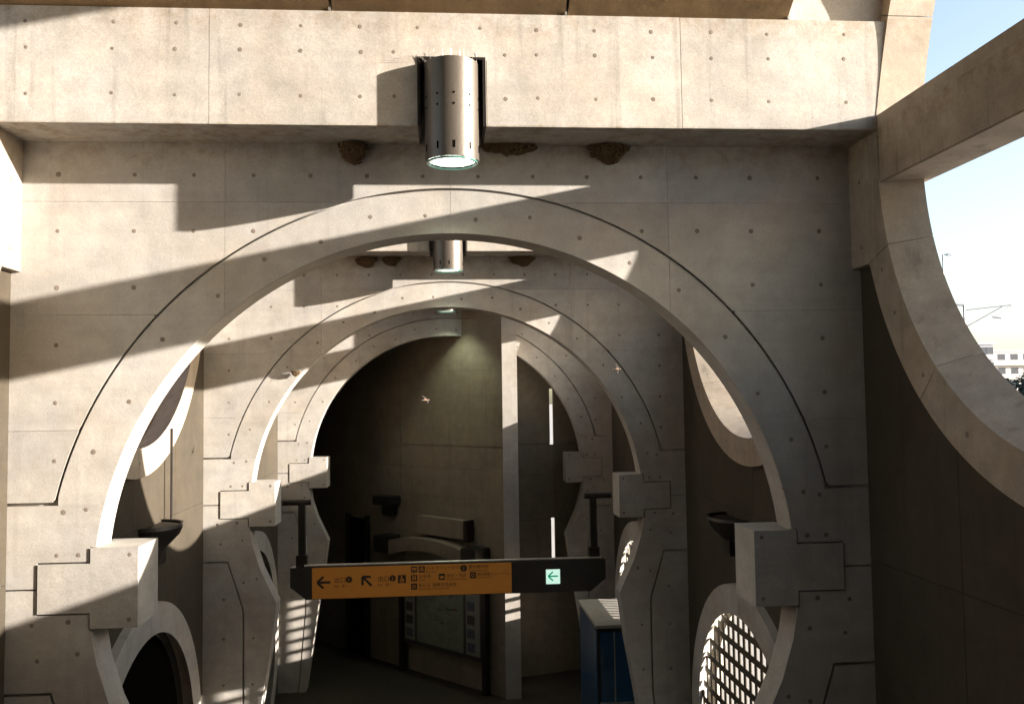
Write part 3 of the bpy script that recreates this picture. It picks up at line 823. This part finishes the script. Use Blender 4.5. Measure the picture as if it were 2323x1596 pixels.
t, off = sthing('hall_door', 5.1, -6.4, 'dark tall doorway in the shadow at the left of the slanting wall', 'door')
sb('door_leaf', t, off, 4.85, 5.55, -6.4, -2.95, .002, .05, BLACK); sb('door_frame', t, off, 4.75, 4.85, -6.4, -2.85, .002, .10, DARK); sb('door_frame', t, off, 5.55, 5.65, -6.4, -2.85, .002, .10, DARK)

# kiosk under the right end of the sign
t = empty('kiosk', (3.1, 16.9, -6.4)); tag(t, 'tall dark kiosk with a deep blue front standing under the right end of the sign', 'kiosk')
def kb(nm, x0, x1, y0, y1, z0, z1, mt, bev=0): return boxo(nm, x0-3.1, x1-3.1, y0-16.9, y1-16.9, z0+6.4, z1+6.4, mt, t, bev)
kb('cabinet', 2.70, 3.55, 15.95, 17.95, -6.4, -4.06, DARK); kb('roof_board', 2.66, 3.6, 15.9, 18.0, -4.055, -4.0, CONC)
kb('front_panel', 2.74, 3.5, 15.92, 15.948, -6.3, -4.12, BLUE); kb('side_panel', 2.676, 2.699, 16.0, 17.9, -6.3, -4.1, BLUE)
kb('counter', 2.72, 3.5, 15.75, 15.918, -5.4, -5.34, ALU)
kb('door_trim', 2.98, 3.0, 15.912, 15.919, -6.3, -4.12, ALU)

# ------------------------------------------------------------------ small birds in flight
BIRD = simple('bird_feathers', (0.05, 0.04, 0.035), 0.8, var=.2); BELLY = simple('pale_feathers', (0.22, 0.14, 0.09), 0.8, var=.1)
def bird(loc, rz, bank, label):
    t = empty('swallow', loc, rz); t.rotation_euler = (bank, 0, rz)
    b = nb(); bmesh.ops.create_uvsphere(b, u_segments=14, v_segments=8, radius=1)
    for v in b.verts:
        x = v.co.x; v.co = Vector((x * .075, v.co.y * .022 * (1.1 - .5 * max(-x, 0)), v.co.z * .02))
    bmesh.ops.create_uvsphere(b, u_segments=10, v_segments=6, radius=.019, matrix=Matrix.Translation((.078, 0, .006)))
    build('body', b, BELLY, t, True)
    for s in (-1, 1):
        b = nb()
        top = [(.045, s*.012, .006), (.05, s*.07, .03), (.0, s*.17, .022), (-.03, s*.165, .02), (-.005, s*.07, .022), (-.03, s*.012, .004)]
        A = [b.verts.new(p) for p in top]; B_ = [b.verts.new((p[0], p[1], p[2] - .004)) for p in top]
        b.faces.new(A); b.faces.new(B_[::-1])
        for i in range(6): j = (i+1) % 6; b.faces.new((A[i], A[j], B_[j], B_[i]))
        build('wing', b, BIRD, t)
    b = nb(); rod(b, (.09, 0, .005), (.112, 0, .003), .004, 6); build('beak', b, DARK, t)
    b = nb()
    for s in (-1, 1):
        p = [(-.06, 0, 0), (-.06, s*.012, 0), (-.13, s*.032, .002), (-.09, s*.004, .002)]
        A = [b.verts.new(q) for q in p]; B_ = [b.verts.new((q[0], q[1], q[2]-.003)) for q in p]
        b.faces.new(A); b.faces.new(B_[::-1])
        for i in range(4): j = (i+1) % 4; b.faces.new((A[i], A[j], B_[j], B_[i]))
    build('tail', b, BIRD, t)
    t.scale = (.6, .6, .6)
    tag(t, label, 'bird', 'swallows flying in the passage'); return t
bird((-.25, 12.6, .03), .5, .5, 'small bird flying against the dark hall inside the farthest arch')
bird((2.62, 13.3, .46), .1, .9, 'small pale bird flying beside the right flank of the middle arch')

# ------------------------------------------------------------------ outside, beyond the right opening
WHITE = simple('pale_render', (0.62, 0.58, 0.54), .8, var=.08, scale=.4); GREYB = simple('grey_render', (.24, .25, .29), .8, var=.1, scale=.4)
GLASSW = simple('window_glass', (.06, .07, .09), .15, var=.2); POLE = simple('galvanised_pole', (.18, .19, .22), .5, .5)
LEAF = simple('tree_leaves', (.035, .052, .05), .8, var=.4, scale=1.5); BARK = simple('tree_bark', (.08, .06, .045), .9)
def building(x, y, w_, d, h, floors, label, base=0.0):
    t = empty('apartment_block', (x, y, -6.6)); tag(t, label, 'building')
    boxo('wall', -w_/2, w_/2, 0, d, 0, h, WHITE, t); rf = boxo('roof', -w_/2 - .3, w_/2 + .3, -.3, d + .3, h + .002, h + .4, WHITE, t)
    fh = h / floors
    for f in range(floors):
        z = f * fh + fh * .35
        n = max(2, int(w_ / 3))
        bl = boxo('balcony', -w_/2 + .2, w_/2 - .2, -1.3, -.002, f*fh + .05, f*fh + .25, WHITE, t)
        boxo('railing', -w_/2 + .25, w_/2 - .25, -1.28, -1.2, f*fh + .25, f*fh + 1.2, WHITE, bl)
        for i in range(n):
            xx = -w_/2 + w_ * (i + .5) / n
            wd = boxo('window', xx - .95, xx + .95, -.06, -.002, z, z + fh*.5, GREYB, t)
            boxo('pane', xx - .85, xx + .85, -.075, -.062, z + .1, z + fh*.5 - .1, GLASSW, wd)
    return t
building(142.5, 205, 26, 12, 16.8, 5, 'pale apartment block with rows of balconies beyond the railway')
tt = building(128.0, 201, 3.6, 6, 18.3, 5, 'narrow grey stair tower at the left end of the pale apartment block')
for c in tt.children:
    if c.name.startswith('wall'): c.data = c.data.copy(); c.data.materials.clear(); c.data.materials.append(GREYB)
building(118, 230, 12, 10, 9.5, 3, 'low pale house half hidden behind the round opening rim')
building(160, 170, 16, 10, 8.5, 2, 'low pale building right of the trees beyond the railway')
def tree(x, y, h, r_, label):
    random.seed(int(x * 13 + y)); t = empty('broadleaf_tree', (x, y, -6.6)); tag(t, label, 'tree', 'trees in front of the apartment block')
    b = nb(); rod(b, (0, 0, 0), (0, 0, h * .55), .22, 8)
    for i in range(6):
        a = i * 1.05; rod(b, (0, 0, h * .4), (cos(a) * r_*.6, sin(a) * r_*.6, h * .75), .09, 6)
    build('trunk', b, BARK, t)
    b = nb()
    for i in range(1100):
        d_ = Vector((random.gauss(0, 1), random.gauss(0, 1), random.gauss(0, 1))).normalized() * random.uniform(.35, 1) ** .5
        lump = 1 + .3 * sin(d_.x * 7 + x) * cos(d_.z * 6)
        p = Vector((d_.x * r_, d_.y * r_, h * .68 + d_.z * h * .34)) * 1.0; p.x *= lump; p.y *= lump
        q = Vector((random.gauss(0,1), random.gauss(0,1), random.gauss(0,1))).normalized().to_track_quat('Z', 'Y'); s = random.uniform(.18, .4)
        b.faces.new([b.verts.new(p + q @ Vector(c) * s) for c in ((-1,-.5,0),(1,-.5,0),(.7,.6,.1),(-.7,.6,0))])
    build('crown', b, LEAF, t, fix=False); return t
for i, (x, y, h, r_, l) in enumerate(((121.5, 190, 12.4, 2.3, 'dark tree at the foot of the grey stair tower'), (124.6, 189, 9.8, 2.0, 'smaller dark tree right of the stair tower tree'),
        (129.2, 188, 11.2, 2.6, 'rounded dark tree in front of the apartment block centre'), (131.4, 186, 7.5, 1.8, 'low bushy tree at the right picture edge'), (134, 189, 13.2, 2.8, 'tallest dark tree at the right picture edge beyond the railway'))):
    tree(x, y, h, r_, l)
# railway furniture
t = empty('catenary_mast', (18.36, 30.0, -6.6)); tag(t, 'thin railway overhead line mast with angled bracket arms seen past the round rim', 'mast')
Zm = 6.6
b = nb(); rod(b, (0, 0, 0), (0, 0, 3.16 + Zm), .04, 8); build('post', b, POLE, t)
for p0, p1, r_ in (((0, 0, 3.15+Zm), (-.4, 0, 3.16+Zm), .022), ((.03, 0, 2.97+Zm), (1.75, 0, 3.14+Zm), .013), ((.06, 0, 2.38+Zm), (1.4, 0, 3.07+Zm), .013), ((1.05, 0, 2.72+Zm), (1.35, 0, 2.68+Zm), .02), ((1.1, 0, 2.72+Zm), (1.75, 0, 3.12+Zm), .006)):
    b = nb(); rod(b, p0, p1, r_ * 1.7, 8); build('bracket_arm', b, POLE, t)
b = nb(); prev = None
for i in range(12):
    p = (19.6 + i * 6.0, 30.0 + i * 3.0, 2.72 - .12 * sin(pi * i / 11) ); 
    if prev: rod(b, prev, p, .006, 5)
    prev = p
t = build('overhead_wire', b, POLE); tag(t, 'thin sagging railway wire running from the bracket arms', 'wire')
t = empty('street_lamp', (26.49, 45.0, -6.6)); tag(t, 'slender street lamp with a short arm high beside the round rim', 'street lamp')
b = nb(); rod(b, (0, 0, 0), (0, 0, 14.0), .045, 8); build('post', b, POLE, t)
b = nb(); rod(b, (0, 0, 14.0), (.36, 0, 14.05), .035, 8); build('lamp_arm', b, POLE, t)
boxo('lamp_head', .22, .48, -.08, .08, 13.96, 14.03, POLE, t)
t = empty('platform_parapet', (75, 110, -6.6)); tag(t, 'long low white parapet beyond the railway at the right picture edge', 'parapet')
for i in range(14): boxo('panel', -28 + i*4.0, -28 + i*4 + 3.96, 0, .3, 0, 2.6 , WHITE, t)
for i in range(15): boxo('post', -28.1 + i*4.0, -27.9 + i*4, -.05, .35, 2.62, 4.2, WHITE, t)
boxo('rail', -28, 28, .1, .2, 4.2, 4.3, WHITE, t)
# ------------------------------------------------------------------ smooth bevel free shading is flat by default

t = empty('retaining_wall', (-7.4, 22, -6.6)); tag(t, 'brown boarded retaining wall seen through the second left hand round opening', 'wall')
BOARD = concrete('stained_board_concrete', (0.55, 0.37, 0.20), mottle=1.6, streak=1.0)
random.seed(5)
for i in range(8):
    for j in range(16):
        o_ = random.uniform(0, .05)
        boxo('board', -.3 + o_, .0 + o_, -18 + i*4.5 + .01, -18 + i*4.5 + 4.49, j*.6 + .012, j*.6 + .588, BOARD, t)
